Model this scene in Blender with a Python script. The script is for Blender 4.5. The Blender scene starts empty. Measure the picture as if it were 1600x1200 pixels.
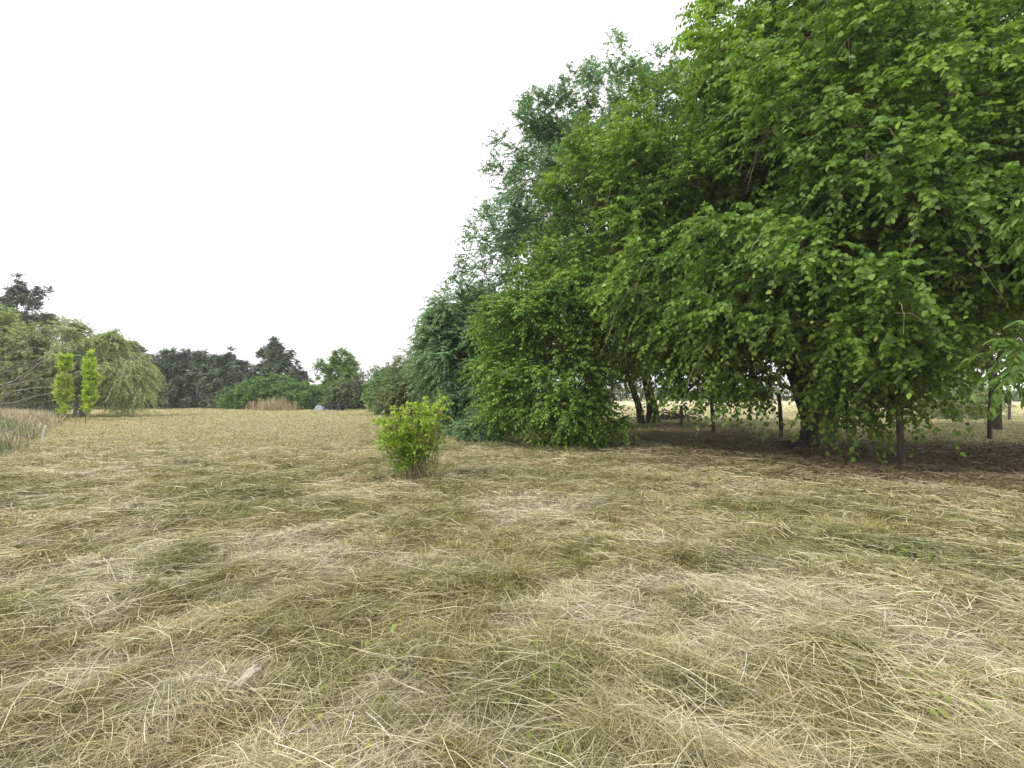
import bpy, math
import numpy as np
from mathutils import Vector, Matrix

# ------------------------------------------------------------------ camera, sky, sun, exposure
sc = bpy.context.scene
F = 740.0            # focal length in photograph pixels (1600 wide)
H = 1.5              # eye height
PITCH = math.atan(18.0 / F)
cam_d = bpy.data.cameras.new('camera')
cam = bpy.data.objects.new('camera', cam_d)
sc.collection.objects.link(cam)
cam.location = (0, 0, H)
cam.rotation_euler = (math.pi / 2 + PITCH, 0, 0)
cam_d.sensor_width = 36.0
cam_d.lens = 36.0 * F / 1600.0
cam_d.clip_start = 0.05
cam_d.clip_end = 4000
sc.camera = cam

SUN_EL = math.radians(52)
SUN_AZ = math.radians(242)          # from behind the left shoulder
world = bpy.data.worlds.new('World')
sc.world = world
world.use_nodes = True
wn = world.node_tree
bg = wn.nodes['Background']
sky = wn.nodes.new('ShaderNodeTexSky')
sky.sky_type = 'NISHITA'
sky.sun_disc = False
sky.sun_elevation = SUN_EL
sky.sun_rotation = SUN_AZ
sky.dust_density = 4.0
mixw = wn.nodes.new('ShaderNodeMix')
mixw.data_type = 'RGBA'
mixw.inputs[0].default_value = 0.86          # thin bright cloud cover over the sky
wn.links.new(sky.outputs[0], mixw.inputs[6])
mixw.inputs[7].default_value = (11.4, 11.4, 11.7, 1)
wn.links.new(mixw.outputs[2], bg.inputs[0])
bg.inputs[1].default_value = 0.12

sun_d = bpy.data.lights.new('sun', 'SUN')
sun_d.energy = 2.3
sun_d.angle = math.radians(12)
sun_d.color = (1.0, 0.95, 0.86)
sun = bpy.data.objects.new('sun', sun_d)
sc.collection.objects.link(sun)
sdir = Vector((math.sin(SUN_AZ) * math.cos(SUN_EL), math.cos(SUN_AZ) * math.cos(SUN_EL), math.sin(SUN_EL)))
sun.rotation_euler = sdir.to_track_quat('Z', 'Y').to_euler()

sc.view_settings.view_transform = 'Standard'
sc.view_settings.look = 'None'
sc.view_settings.exposure = 0.33
sc.view_settings.gamma = 1.0
sc.render.engine = 'CYCLES'
sc.cycles.max_bounces = 6
sc.cycles.diffuse_bounces = 4
sc.cycles.glossy_bounces = 2
sc.cycles.transmission_bounces = 4

# ------------------------------------------------------------------ helpers
rng = np.random.default_rng(7)

def P(px, py, Y):
    """World point seen at photograph pixel (px, py), at depth Y."""
    x = (px - 800.0) / F
    y = (600.0 - py) / F
    d = np.array([x, math.cos(PITCH) - y * math.sin(PITCH), math.sin(PITCH) + y * math.cos(PITCH)])
    return np.array([0, 0, H]) + d * (Y / d[1])

def G(px, py):
    x = (px - 800.0) / F
    y = (600.0 - py) / F
    d = np.array([x, math.cos(PITCH) - y * math.sin(PITCH), math.sin(PITCH) + y * math.cos(PITCH)])
    return np.array([0, 0, H]) + d * (-H / d[2])

def hash2(ix, iy, seed):
    h = (ix.astype(np.int64) * 374761393 + iy.astype(np.int64) * 668265263 + seed * 974634777) & 0xffffffff
    h = ((h ^ (h >> 13)) * 1274126177) & 0xffffffff
    h = (h ^ (h >> 16)) & 0xffffffff
    return h / 4294967295.0

def vnoise(x, y, s, seed):
    x = np.asarray(x, float) / s; y = np.asarray(y, float) / s
    ix = np.floor(x); iy = np.floor(y)
    fx = x - ix; fy = y - iy
    fx = fx * fx * (3 - 2 * fx); fy = fy * fy * (3 - 2 * fy)
    a = hash2(ix, iy, seed); b = hash2(ix + 1, iy, seed)
    c = hash2(ix, iy + 1, seed); d = hash2(ix + 1, iy + 1, seed)
    return (a + (b - a) * fx) * (1 - fy) + (c + (d - c) * fx) * fy

def fbm(x, y, s, seed, o=4):
    t = 0; a = 1; w = 0
    for k in range(o):
        t = t + a * vnoise(x + k * 17.3, y - k * 9.1, s / 2 ** k, seed + k); w += a; a *= 0.5
    return t / w

def terrain(x, y):
    x = np.asarray(x, float); y = np.asarray(y, float)
    d = np.hypot(x, y)
    z = 0.22 * (fbm(x, y, 9.0, 3, 2) - 0.5) * np.clip(d / 12, 0.25, 1)
    fade = np.clip(1.3 - d / 22.0, 0, 1)
    z = z + 0.30 * (fbm(x, y, 0.45, 11, 3) - 0.5) * fade
    z = z + 0.10 * (vnoise(x, y, 3.1, 21) - 0.5)
    return z - 0.02

def norm(v):
    return v / np.maximum(np.linalg.norm(v, axis=-1, keepdims=True), 1e-9)

def rvec(n, r=None):
    r = r or rng
    v = r.normal(size=(n, 3))
    return norm(v)

def make_mesh(name, verts, quads, mats, mat_idx=None, tint=None, color=None, smooth=False):
    me = bpy.data.meshes.new(name)
    verts = np.asarray(verts, np.float32).reshape(-1, 3)
    quads = np.asarray(quads, np.int32).reshape(-1, 4)
    me.vertices.add(len(verts)); me.vertices.foreach_set('co', verts.ravel())
    me.loops.add(quads.size); me.loops.foreach_set('vertex_index', quads.ravel())
    me.polygons.add(len(quads))
    me.polygons.foreach_set('loop_start', np.arange(len(quads), dtype=np.int32) * 4)
    for m in mats: me.materials.append(m)
    if mat_idx is not None: me.polygons.foreach_set('material_index', np.asarray(mat_idx, np.int32))
    if smooth: me.polygons.foreach_set('use_smooth', np.ones(len(quads), bool))
    if tint is not None:
        a = me.attributes.new('tint', 'FLOAT', 'POINT'); a.data.foreach_set('value', np.asarray(tint, np.float32))
    if color is not None:
        c = np.ones((len(verts), 4), np.float32); c[:, :3] = color
        a = me.attributes.new('blade_color', 'FLOAT_COLOR', 'POINT'); a.data.foreach_set('color', c.ravel())
    me.update(calc_edges=True)
    return me

def link(name, me, parent=None, loc=None):
    o = bpy.data.objects.new(name, me)
    sc.collection.objects.link(o)
    if loc is not None: o.location = [float(v) for v in loc]
    if parent is not None: o.parent = parent
    return o

def tag(o, label=None, cat=None, group=None, kind=None):
    if label: o['label'] = label
    if cat: o['category'] = cat
    if group: o['group'] = group
    if kind: o['kind'] = kind
    return o

class MB:
    """Collects quads (leaves, tubes, boxes) and links them as one mesh object."""
    def __init__(s): s.v = []; s.q = []; s.t = []; s.m = []; s.n = 0
    def add(s, v, q, tint, mat=0):
        v = np.asarray(v, float).reshape(-1, 3); q = np.asarray(q).reshape(-1, 4)
        s.v.append(v); s.q.append(q + s.n)
        s.t.append(np.broadcast_to(np.asarray(tint, float), (len(v),)).copy())
        s.m.append(np.full(len(q), mat)); s.n += len(v)
    def build(s, name, mats, parent=None, loc=(0, 0, 0), smooth=False):
        v = np.concatenate(s.v) - np.asarray(loc, float)
        me = make_mesh(name, v, np.concatenate(s.q), mats, np.concatenate(s.m), np.concatenate(s.t), smooth=smooth)
        return link(name, me, parent)

def tube(mb, pts, rad, sides=6, tint=0.5, mat=0, wob=0.0):
    pts = np.asarray(pts, float); rad = np.asarray(rad, float); n = len(pts)
    T = norm(np.gradient(pts, axis=0))
    ref = np.array([0.31, 0.17, 0.93]) if abs(T[0] @ np.array([0, 0, 1.0])) < .9 else np.array([1.0, 0.1, 0])
    A = norm(np.cross(T, ref)); B = np.cross(T, A)
    th = np.arange(sides) / sides * 2 * math.pi
    rr = rad[:, None] * (1 + wob * rng.uniform(-1, 1, (1, sides)) + wob * .4 * rng.uniform(-1, 1, (n, sides)))
    ring = pts[:, None] + rr[..., None] * (np.cos(th)[None, :, None] * A[:, None] + np.sin(th)[None, :, None] * B[:, None])
    i = np.arange(n - 1)[:, None] * sides; k = np.arange(sides)[None]
    k2 = (k + 1) % sides
    q = np.stack([i + k, i + k2, i + sides + k2, i + sides + k], -1)
    mb.add(ring, q, tint, mat)

def strips(mb, pts, rad, tint, mat=0, sides=3):
    """Many small tubes at once: pts (m, n, 3), rad (m, n)."""
    m, n, _ = pts.shape
    T = norm(np.gradient(pts, axis=1))
    A = norm(np.cross(T, np.array([0.3, 0.5, 0.81]))); B = np.cross(T, A)
    th = np.arange(sides) / sides * 2 * math.pi
    ring = pts[:, :, None] + rad[..., None, None] * (np.cos(th)[:, None] * A[:, :, None] + np.sin(th)[:, None] * B[:, :, None])
    base = np.arange(m)[:, None, None] * n * sides + np.arange(n - 1)[None, :, None] * sides
    k = np.arange(sides)[None, None]; k2 = (k + 1) % sides
    q = np.stack([base + k, base + k2, base + sides + k2, base + sides + k], -1)
    mb.add(ring, q, np.repeat(np.broadcast_to(tint, (m,)), n * sides), mat)

def leaves(mb, p, d, nrm, L, W, tint, mat=0, curl=0.18):
    """Folded six-point leaves; all arrays of length n."""
    n = len(p); L = np.broadcast_to(L, (n,))[:, None]; W = np.broadcast_to(W, (n,))[:, None]
    S = norm(np.cross(d, nrm)); N = norm(np.cross(S, d))
    c = rng.uniform(0, 2 * curl, (n, 1)) * L
    f = rng.uniform(0.0, 0.22, (n, 1)) * W
    v = np.stack([p,
                  p + d * .28 * L + S * .5 * W + N * f - N * c * .1,
                  p + d * .68 * L + S * .38 * W + N * f * .7 - N * c * .5,
                  p + d * L - N * c,
                  p + d * .68 * L - S * .38 * W + N * f * .7 - N * c * .5,
                  p + d * .28 * L - S * .5 * W + N * f - N * c * .1], 1)
    b = np.arange(n)[:, None] * 6
    q = np.stack([b + np.array([0, 1, 2, 3]), b + np.array([0, 3, 4, 5])], 1)
    mb.add(v, q, np.repeat(tint, 6), mat)

# ------------------------------------------------------------------ materials
def mat_new(name):
    m = bpy.data.materials.new(name); m.use_nodes = True
    nt = m.node_tree
    return m, nt, nt.nodes['Principled BSDF'], nt.nodes['Material Output']

def ramp(nt, stops):
    r = nt.nodes.new('ShaderNodeValToRGB')
    e = r.color_ramp.elements
    while len(e) > len(stops): e.remove(e[-1])
    while len(e) < len(stops): e.new(0.5)
    for el, (pos, c) in zip(e, stops): el.position = pos; el.color = (*c, 1)
    return r

def leaf_mat(name, stops, trans=0.35, tcol=(1.25, 1.3, 0.6), rough=0.45, spec=0.35):
    m, nt, b, out = mat_new(name)
    at = nt.nodes.new('ShaderNodeAttribute'); at.attribute_name = 'tint'
    r = ramp(nt, stops); nt.links.new(at.outputs['Fac'], r.inputs[0])
    nt.links.new(r.outputs[0], b.inputs['Base Color'])
    b.inputs['Roughness'].default_value = rough
    b.inputs['Specular IOR Level'].default_value = spec
    mu = nt.nodes.new('ShaderNodeMix'); mu.data_type = 'RGBA'; mu.blend_type = 'MULTIPLY'
    mu.inputs[0].default_value = 1; mu.inputs[7].default_value = (*tcol, 1)
    nt.links.new(r.outputs[0], mu.inputs[6])
    tr = nt.nodes.new('ShaderNodeBsdfTranslucent'); nt.links.new(mu.outputs[2], tr.inputs[0])
    mx = nt.nodes.new('ShaderNodeMixShader'); mx.inputs[0].default_value = trans
    nt.links.new(b.outputs[0], mx.inputs[1]); nt.links.new(tr.outputs[0], mx.inputs[2])
    nt.links.new(mx.outputs[0], out.inputs[0])
    return m

def bark_mat(name, c1, c2, scale=9, rough=0.9):
    m, nt, b, out = mat_new(name)
    tc = nt.nodes.new('ShaderNodeTexCoord'); mp = nt.nodes.new('ShaderNodeMapping')
    mp.inputs['Scale'].default_value = (1, 1, 0.18)
    nt.links.new(tc.outputs['Object'], mp.inputs[0])
    n = nt.nodes.new('ShaderNodeTexNoise'); n.inputs['Scale'].default_value = scale; n.inputs['Detail'].default_value = 8
    nt.links.new(mp.outputs[0], n.inputs[0])
    r = ramp(nt, [(0.3, c1), (0.7, c2)]); nt.links.new(n.outputs[0], r.inputs[0])
    nt.links.new(r.outputs[0], b.inputs['Base Color']); b.inputs['Roughness'].default_value = rough
    bp = nt.nodes.new('ShaderNodeBump'); bp.inputs['Strength'].default_value = 0.9; bp.inputs['Distance'].default_value = 0.04
    nt.links.new(n.outputs[0], bp.inputs['Height']); nt.links.new(bp.outputs[0], b.inputs['Normal'])
    return m

M = {}
M['mulberry'] = leaf_mat('mulberry_leaf', [(0, (0.070, 0.142, 0.023)), (.45, (0.146, 0.261, 0.033)), (.8, (0.234, 0.372, 0.051)), (1, (0.350, 0.496, 0.077))], .42)
M['shrubleaf'] = leaf_mat('shrub_leaf', [(0, (0.077, 0.160, 0.025)), (.5, (0.161, 0.285, 0.038)), (1, (0.321, 0.479, 0.067))], .38)
M['bushleaf'] = leaf_mat('young_leaf', [(0, (0.110, 0.206, 0.023)), (.5, (0.246, 0.388, 0.038)), (1, (0.416, 0.542, 0.065))], .4)
M['bluegreen'] = leaf_mat('blue_green_leaf', [(0, (0.109, 0.194, 0.090)), (.5, (0.185, 0.319, 0.144)), (1, (0.294, 0.478, 0.180))], .3, (1.1, 1.2, .8))
M['walnut'] = leaf_mat('compound_leaf', [(0, (0.081, 0.154, 0.026)), (.5, (0.149, 0.242, 0.045)), (1, (0.243, 0.352, 0.060))], .38)
M['yellowgreen'] = leaf_mat('yellow_green_leaf', [(0, (.13, .19, .04)), (.5, (.22, .29, .06)), (1, (.34, .38, .09))], .4)
M['willow'] = leaf_mat('willow_leaf', [(0, (0.211, 0.285, 0.116)), (.5, (0.364, 0.446, 0.194)), (1, (0.573, 0.623, 0.310))], .35)
M['poplar'] = leaf_mat('poplar_leaf', [(0, (0.336, 0.433, 0.052)), (.5, (0.485, 0.651, 0.086)), (1, (0.604, 0.672, 0.120))], .4)
M['darkconifer'] = leaf_mat('dark_conifer_needles', [(0, (0.069, 0.111, 0.062)), (.5, (0.117, 0.173, 0.094)), (1, (0.196, 0.263, 0.141))], .12, (1, 1.1, .8))
M['hedge'] = leaf_mat('hedge_leaf', [(0, (0.076, 0.159, 0.035)), (.5, (0.140, 0.272, 0.055)), (1, (0.255, 0.407, 0.078))], .25)
M['dullgreen'] = leaf_mat('dull_green_leaf', [(0, (0.090, 0.128, 0.053)), (.5, (0.150, 0.210, 0.083)), (1, (0.255, 0.330, 0.135))], .3)
M['tamarisk'] = leaf_mat('tamarisk_leaf', [(0, (0.188, 0.260, 0.112)), (.5, (0.338, 0.408, 0.182)), (1, (0.527, 0.613, 0.279))], .3)
M['weed'] = leaf_mat('dry_weed', [(0, (.16, .17, .08)), (.4, (.36, .30, .17)), (.7, (.50, .42, .26)), (1, (.62, .50, .38))], .25, (1.1, 1.0, .8))
M['bark'] = bark_mat('mulberry_bark', (.045, .035, .028), (.16, .125, .10))
M['twig'] = bark_mat('pale_twig', (.14, .12, .08), (.32, .27, .20), 30)
M['stem'] = bark_mat('young_stem', (.22, .18, .09), (.42, .36, .20), 30)
M['darkbark'] = bark_mat('dark_bark', (.035, .03, .025), (.10, .08, .065))
M['greybark'] = bark_mat('grey_bark', (.14, .13, .11), (.30, .28, .24))
M['postwood'] = bark_mat('post_wood', (.045, .034, .028), (.13, .10, .08), 14)
M['postpale'] = bark_mat('pale_post_wood', (.22, .18, .13), (.42, .36, .28), 14)
M['stake'] = bark_mat('whitewashed_stake', (.55, .54, .5), (.8, .79, .76), 10)

def blade_mat():
    m, nt, b, out = mat_new('cut_grass')
    at = nt.nodes.new('ShaderNodeAttribute'); at.attribute_name = 'blade_color'
    nt.links.new(at.outputs['Color'], b.inputs['Base Color'])
    b.inputs['Roughness'].default_value = 0.6; b.inputs['Specular IOR Level'].default_value = .3
    tr = nt.nodes.new('ShaderNodeBsdfTranslucent'); nt.links.new(at.outputs['Color'], tr.inputs[0])
    mx = nt.nodes.new('ShaderNodeMixShader'); mx.inputs[0].default_value = .22
    nt.links.new(b.outputs[0], mx.inputs[1]); nt.links.new(tr.outputs[0], mx.inputs[2])
    nt.links.new(mx.outputs[0], out.inputs[0])
    return m
M['blade'] = blade_mat()

def ground_mat():
    m, nt, b, out = mat_new('field_ground')
    at = nt.nodes.new('ShaderNodeAttribute'); at.attribute_name = 'blade_color'
    ge = nt.nodes.new('ShaderNodeNewGeometry')
    n = nt.nodes.new('ShaderNodeTexNoise'); n.inputs['Scale'].default_value = 7; n.inputs['Detail'].default_value = 9; n.inputs['Roughness'].default_value = .7
    nt.links.new(ge.outputs['Position'], n.inputs[0])
    r = ramp(nt, [(.3, (.5, .48, .44)), (.7, (1.35, 1.3, 1.22))]); nt.links.new(n.outputs[0], r.inputs[0])
    mu = nt.nodes.new('ShaderNodeMix'); mu.data_type = 'RGBA'; mu.blend_type = 'MULTIPLY'; mu.inputs[0].default_value = 1
    nt.links.new(at.outputs['Color'], mu.inputs[6]); nt.links.new(r.outputs[0], mu.inputs[7])
    nt.links.new(mu.outputs[2], b.inputs['Base Color']); b.inputs['Roughness'].default_value = .95
    b.inputs['Specular IOR Level'].default_value = .1
    n2 = nt.nodes.new('ShaderNodeTexNoise'); n2.inputs['Scale'].default_value = 35; n2.inputs['Detail'].default_value = 6
    nt.links.new(ge.outputs['Position'], n2.inputs[0])
    bp = nt.nodes.new('ShaderNodeBump'); bp.inputs['Strength'].default_value = .8; bp.inputs['Distance'].default_value = .03
    nt.links.new(n2.outputs[0], bp.inputs['Height']); nt.links.new(bp.outputs[0], b.inputs['Normal'])
    return m
M['ground'] = ground_mat()

# ------------------------------------------------------------------ the field: colour fields, ground sheet, cut grass
def smooth(e0, e1, x):
    t = np.clip((x - e0) / (e1 - e0), 0, 1); return t * t * (3 - 2 * t)

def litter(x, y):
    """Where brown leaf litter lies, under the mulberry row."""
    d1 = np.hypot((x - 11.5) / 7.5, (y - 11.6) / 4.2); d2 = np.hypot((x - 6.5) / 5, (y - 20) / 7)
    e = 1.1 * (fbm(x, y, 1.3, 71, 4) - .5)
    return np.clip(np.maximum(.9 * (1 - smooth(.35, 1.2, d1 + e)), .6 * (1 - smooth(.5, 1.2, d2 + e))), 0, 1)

SPOTS = {   # photograph pixel, width, depth (metres) of patches the field really has
    'grey': [(500, 862, .75, .45), (420, 850, .5, .4), (150, 742, .9, .7), (190, 800, .3, .9), (178, 885, .3, .5), (192, 765, .3, .5), (198, 830, .16, .5), (172, 925, .2, .3), (160, 960, .2, .2), (890, 955, .5, .35), (600, 1085, .22, .14), (90, 1060, .4, .25), (1250, 940, .6, .3),
             (330, 1080, .25, .12), (760, 1130, .3, .12), (1150, 1000, .4, .2), (820, 790, .9, .8), (1480, 1010, .4, .25), (60, 690, 1.2, 1.0), (1080, 900, .6, .3)],
    'gold': [(700, 960, .55, .3), (560, 985, .4, .25), (640, 1010, .35, .2), (420, 890, .4, .3), (500, 925, .5, .25), (700, 830, .7, .5), (1010, 870, .5, .3), (60, 1010, .4, .2), (290, 945, .35, .2), (1230, 1085, .3, .12),
             (980, 985, .3, .15), (40, 1150, .25, .1), (860, 1000, .3, .15)],
    'olive': [(40, 960, .6, .35), (60, 770, 1.3, .9), (330, 760, 1.4, 1.2), (560, 1010, .3, .2), (1350, 800, 1.2, .8), (300, 800, 1.0, .7), (780, 740, 2, 1.2), (120, 1130, .3, .14), (1030, 1050, .35, .16), (420, 980, .3, .2)],
    'green': [(225, 888, .35, .25), (400, 775, .8, .5), (1350, 950, .2, .12), (280, 1110, .25, .1), (650, 1040, .15, .1), (1100, 1080, .3, .12), (1440, 870, .7, .4)]}
def spot(kind, x, y):
    w = np.zeros(len(x)); n = 1.1 * (fbm(x, y, .5, 77, 4) - .5)
    for px, py, a, b in SPOTS[kind]:
        c = G(px, py); dd = np.hypot((x - c[0]) / a, (y - c[1]) / b)
        w = np.maximum(w, 1 - smooth(.55, 1.25, dd + n))
    return w[:, None]

def patch_color(x, y, r=None):
    """Colour of the dry cut grass at a place: straw, olive, golden brown, grey straw."""
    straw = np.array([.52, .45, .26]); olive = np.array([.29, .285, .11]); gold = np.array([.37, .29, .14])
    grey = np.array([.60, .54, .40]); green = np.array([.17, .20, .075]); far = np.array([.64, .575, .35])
    a = smooth(.38, .62, fbm(x, y, .9, 31, 5)); g = smooth(.50, .66, fbm(x + 40, y, .6, 41, 4))
    k = smooth(.58, .70, fbm(x, y * 1.3, .8, 51, 5)); gr = smooth(.64, .76, fbm(x, y, .6, 61, 3))
    c = straw[None] * (1 - a[:, None]) + olive[None] * a[:, None]
    c = c + (gold - c) * (g * .7)[:, None]
    c = c + (grey - c) * (k * .6)[:, None]
    c = c + (green - c) * (gr * .45)[:, None]
    for nm, cc, am in (('olive', olive, .7), ('gold', gold, .6), ('green', green, .6), ('grey', grey, .8)):
        c = c + (cc - c) * spot(nm, x, y) * am
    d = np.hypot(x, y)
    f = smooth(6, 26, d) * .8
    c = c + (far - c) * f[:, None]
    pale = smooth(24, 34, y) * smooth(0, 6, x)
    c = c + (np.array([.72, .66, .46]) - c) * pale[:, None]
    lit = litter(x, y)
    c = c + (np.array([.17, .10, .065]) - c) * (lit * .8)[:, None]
    return c

def sgrid(c, half, n, k):
    t = np.linspace(-1, 1, n); return c + half * np.sinh(k * t) / math.sinh(k)
gx = sgrid(0, 900, 420, 6.6); gy = sgrid(3.5, 1000, 420, 6.7)
X, Y = np.meshgrid(gx, gy)
Z = terrain(X, Y)
nx, ny = len(gx), len(gy)
idx = np.arange(nx * ny).reshape(ny, nx)
q = np.stack([idx[:-1, :-1], idx[:-1, 1:], idx[1:, 1:], idx[1:, :-1]], -1).reshape(-1, 4)
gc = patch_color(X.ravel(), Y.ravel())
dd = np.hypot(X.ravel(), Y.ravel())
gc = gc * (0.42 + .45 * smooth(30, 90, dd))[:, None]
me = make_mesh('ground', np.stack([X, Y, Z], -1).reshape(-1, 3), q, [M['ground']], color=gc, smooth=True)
tag(link('ground', me), kind='structure')

def blade_mesh(name, n, ymin, ymax, power, length, width, elev, lift, kind, jitter=.44, flow=.6, xlim=1.25, seed=1, px=.42):
    r = np.random.default_rng(seed)
    u = r.random(n)
    e = 2 - power                       # density per area ~ Y^-power
    Yb = (ymin ** e + u * (ymax ** e - ymin ** e)) ** (1 / e)
    Xb = r.uniform(-1, 1, n) * (xlim * Yb + 1.2)
    if kind == 'tuft':                  # pull blades together into small tufts
        s = .16 * (1 + Yb / 14)
        cx = np.round(Xb / s + r.normal(0, .2, n)); cy = np.round(Yb / s + r.normal(0, .2, n))
        jx = hash2(cx, cy, 5) - .5; jy = hash2(cx, cy, 6) - .5
        Xb = (cx + jx) * s + r.normal(0, .22, n) * s; Yb = (cy + jy) * s + r.normal(0, .22, n) * s
    if kind == 'hay':                   # hay lies in clods with thin places between
        cl = fbm(Xb, Yb, .42, 97, 3); keep = (cl > .40) | (r.random(n) < .25)
        Xb, Yb = Xb[keep], Yb[keep]; n = len(Xb)
    d = np.hypot(Xb, Yb)
    sc_ = 1 + d / 28
    L = r.uniform(*length, n) * (sc_ ** .25 if kind != 'hay' else 1 / (1 + np.maximum(d - 3, 0) / 8) ** .75)
    if kind == 'tuft': L = L * (.75 + .9 * smooth(.45, .7, fbm(Xb, Yb, .5, 93, 3)))
    Wd = np.maximum(r.uniform(*width, n), px * d / 474)
    ang = 2 * math.pi * (fbm(Xb, Yb, .8, 81, 4) * 2.6 + .07) + r.normal(0, flow, n) + math.pi * (r.random(n) < .5)
    el = np.radians(r.uniform(*elev, n))
    D = np.stack([np.cos(ang) * np.cos(el), np.sin(ang) * np.cos(el), np.sin(el)], -1)
    base = np.stack([Xb, Yb, terrain(Xb, Yb) + r.uniform(*lift, n)], -1)
    if kind == 'hay': base[:, 2] += .075 * smooth(.5, .72, fbm(Xb, Yb, .42, 97, 3)) * r.random(n)
    t = np.linspace(0, 1, 4)
    side = norm(np.cross(D, np.array([0, 0, 1.0])))
    bend = r.normal(0, .30 if kind == 'tuft' else .15, n) * L; droop = (np.sin(el) * .8 + r.uniform(-.05, .12, n)) * L * (.9 if kind != 'tuft' else .55)
    pts = base[:, None] + D[:, None] * (L[:, None] * t)[..., None] + side[:, None] * (bend[:, None] * t ** 2)[..., None]
    pts[:, :, 2] -= droop[:, None] * t ** 2.2
    gz = terrain(pts[:, :, 0], pts[:, :, 1])
    pts[:, :, 2] = np.maximum(pts[:, :, 2], gz + .004)
    roll = r.normal(0, .8, n)
    A = side * np.cos(roll)[:, None] + np.cross(D, side) * np.sin(roll)[:, None]
    taper = np.array([.75, 1.0, .8, .12]) if kind != 'stalk' else np.array([1, 1, .9, .75])
    w = Wd[:, None] * taper / 2
    v = np.stack([pts - A[:, None] * w[..., None], pts + A[:, None] * w[..., None]], 2)   # n,4,2,3
    b = np.arange(n)[:, None] * 8
    qd = np.stack([b + np.array([k * 2, k * 2 + 1, k * 2 + 3, k * 2 + 2]) for k in range(3)], 1)
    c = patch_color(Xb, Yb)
    br = np.exp(r.normal(0, jitter, n) / (1 + d / 9))[:, None]
    c = c * br
    if kind == 'tuft':
        c = c * np.array([.88, .92, .74]); gsel = r.random(n) < .22
        c[gsel] = c[gsel] * .4 + np.array([.13, .17, .055]) * .6
    elif kind == 'stalk':
        c = c * .4 + np.array([.62, .57, .43]) * .6 * br
    else:
        psel = r.random(n) < .3
        kp = (.55 / (1 + d[psel] / 10))[:, None]
        c[psel] = c[psel] * (1 - kp) + np.array([.60, .56, .43]) * kp * br[psel]
    c = c * np.array([.99, .975, .91]); c = c + (c.mean(1, keepdims=True) - c) * .08
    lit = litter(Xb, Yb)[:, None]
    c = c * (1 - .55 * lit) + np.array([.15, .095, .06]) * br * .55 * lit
    c = np.clip(c, .015, .82)
    me = make_mesh(name, v, qd, [M['blade']], color=np.repeat(c, 8, axis=0))
    return me

tag(link('dry_grass', blade_mesh('dry_grass', 500000, 1.1, 70, 1.8, (.05, .22), (.0012, .0027), (-4, 30), (.0, .05), 'hay', flow=.85, seed=2)),
    'flattened dry hay mown and left lying over the whole field', 'dry grass', kind='stuff')
tag(link('grass_stubble', blade_mesh('grass_stubble', 680000, 1.1, 75, 1.65, (.04, .13), (.0013, .0028), (25, 85), (-.01, .02), 'tuft', flow=2.0, seed=3)),
    'short olive grass stubble growing in tufts between the mown hay', 'grass', kind='stuff')
tag(link('hay_stalks', blade_mesh('hay_stalks', 20000, 1.1, 14, 1.9, (.14, .42), (.0017, .0034), (-2, 16), (.02, .07), 'stalk', flow=.6, seed=4)),
    'long pale hay stalks strewn on top of the mown grass', 'hay', kind='stuff')

# ------------------------------------------------------------------ trees
def in_lobes(lobes, n, shell, r, wpow=1.0):
    w = np.array([l[3] * l[4] + l[4] * l[5] + l[3] * l[5] for l in lobes], float) ** wpow; w /= w.sum()
    pick = r.choice(len(lobes), n, p=w)
    L = np.array(lobes, float)[pick]
    u = rvec(n, r); rad = 1 - (1 - r.random(n) ** (1 / 1.5)) * (1 - shell)
    rad = shell + (1 - shell) * np.sqrt(r.random(n))
    inner = r.random(n) < .22
    rad[inner] = r.uniform(.3, shell, inner.sum())
    return L[:, :3] + u * L[:, 3:6] * rad[:, None], L[:, :3], u

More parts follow.
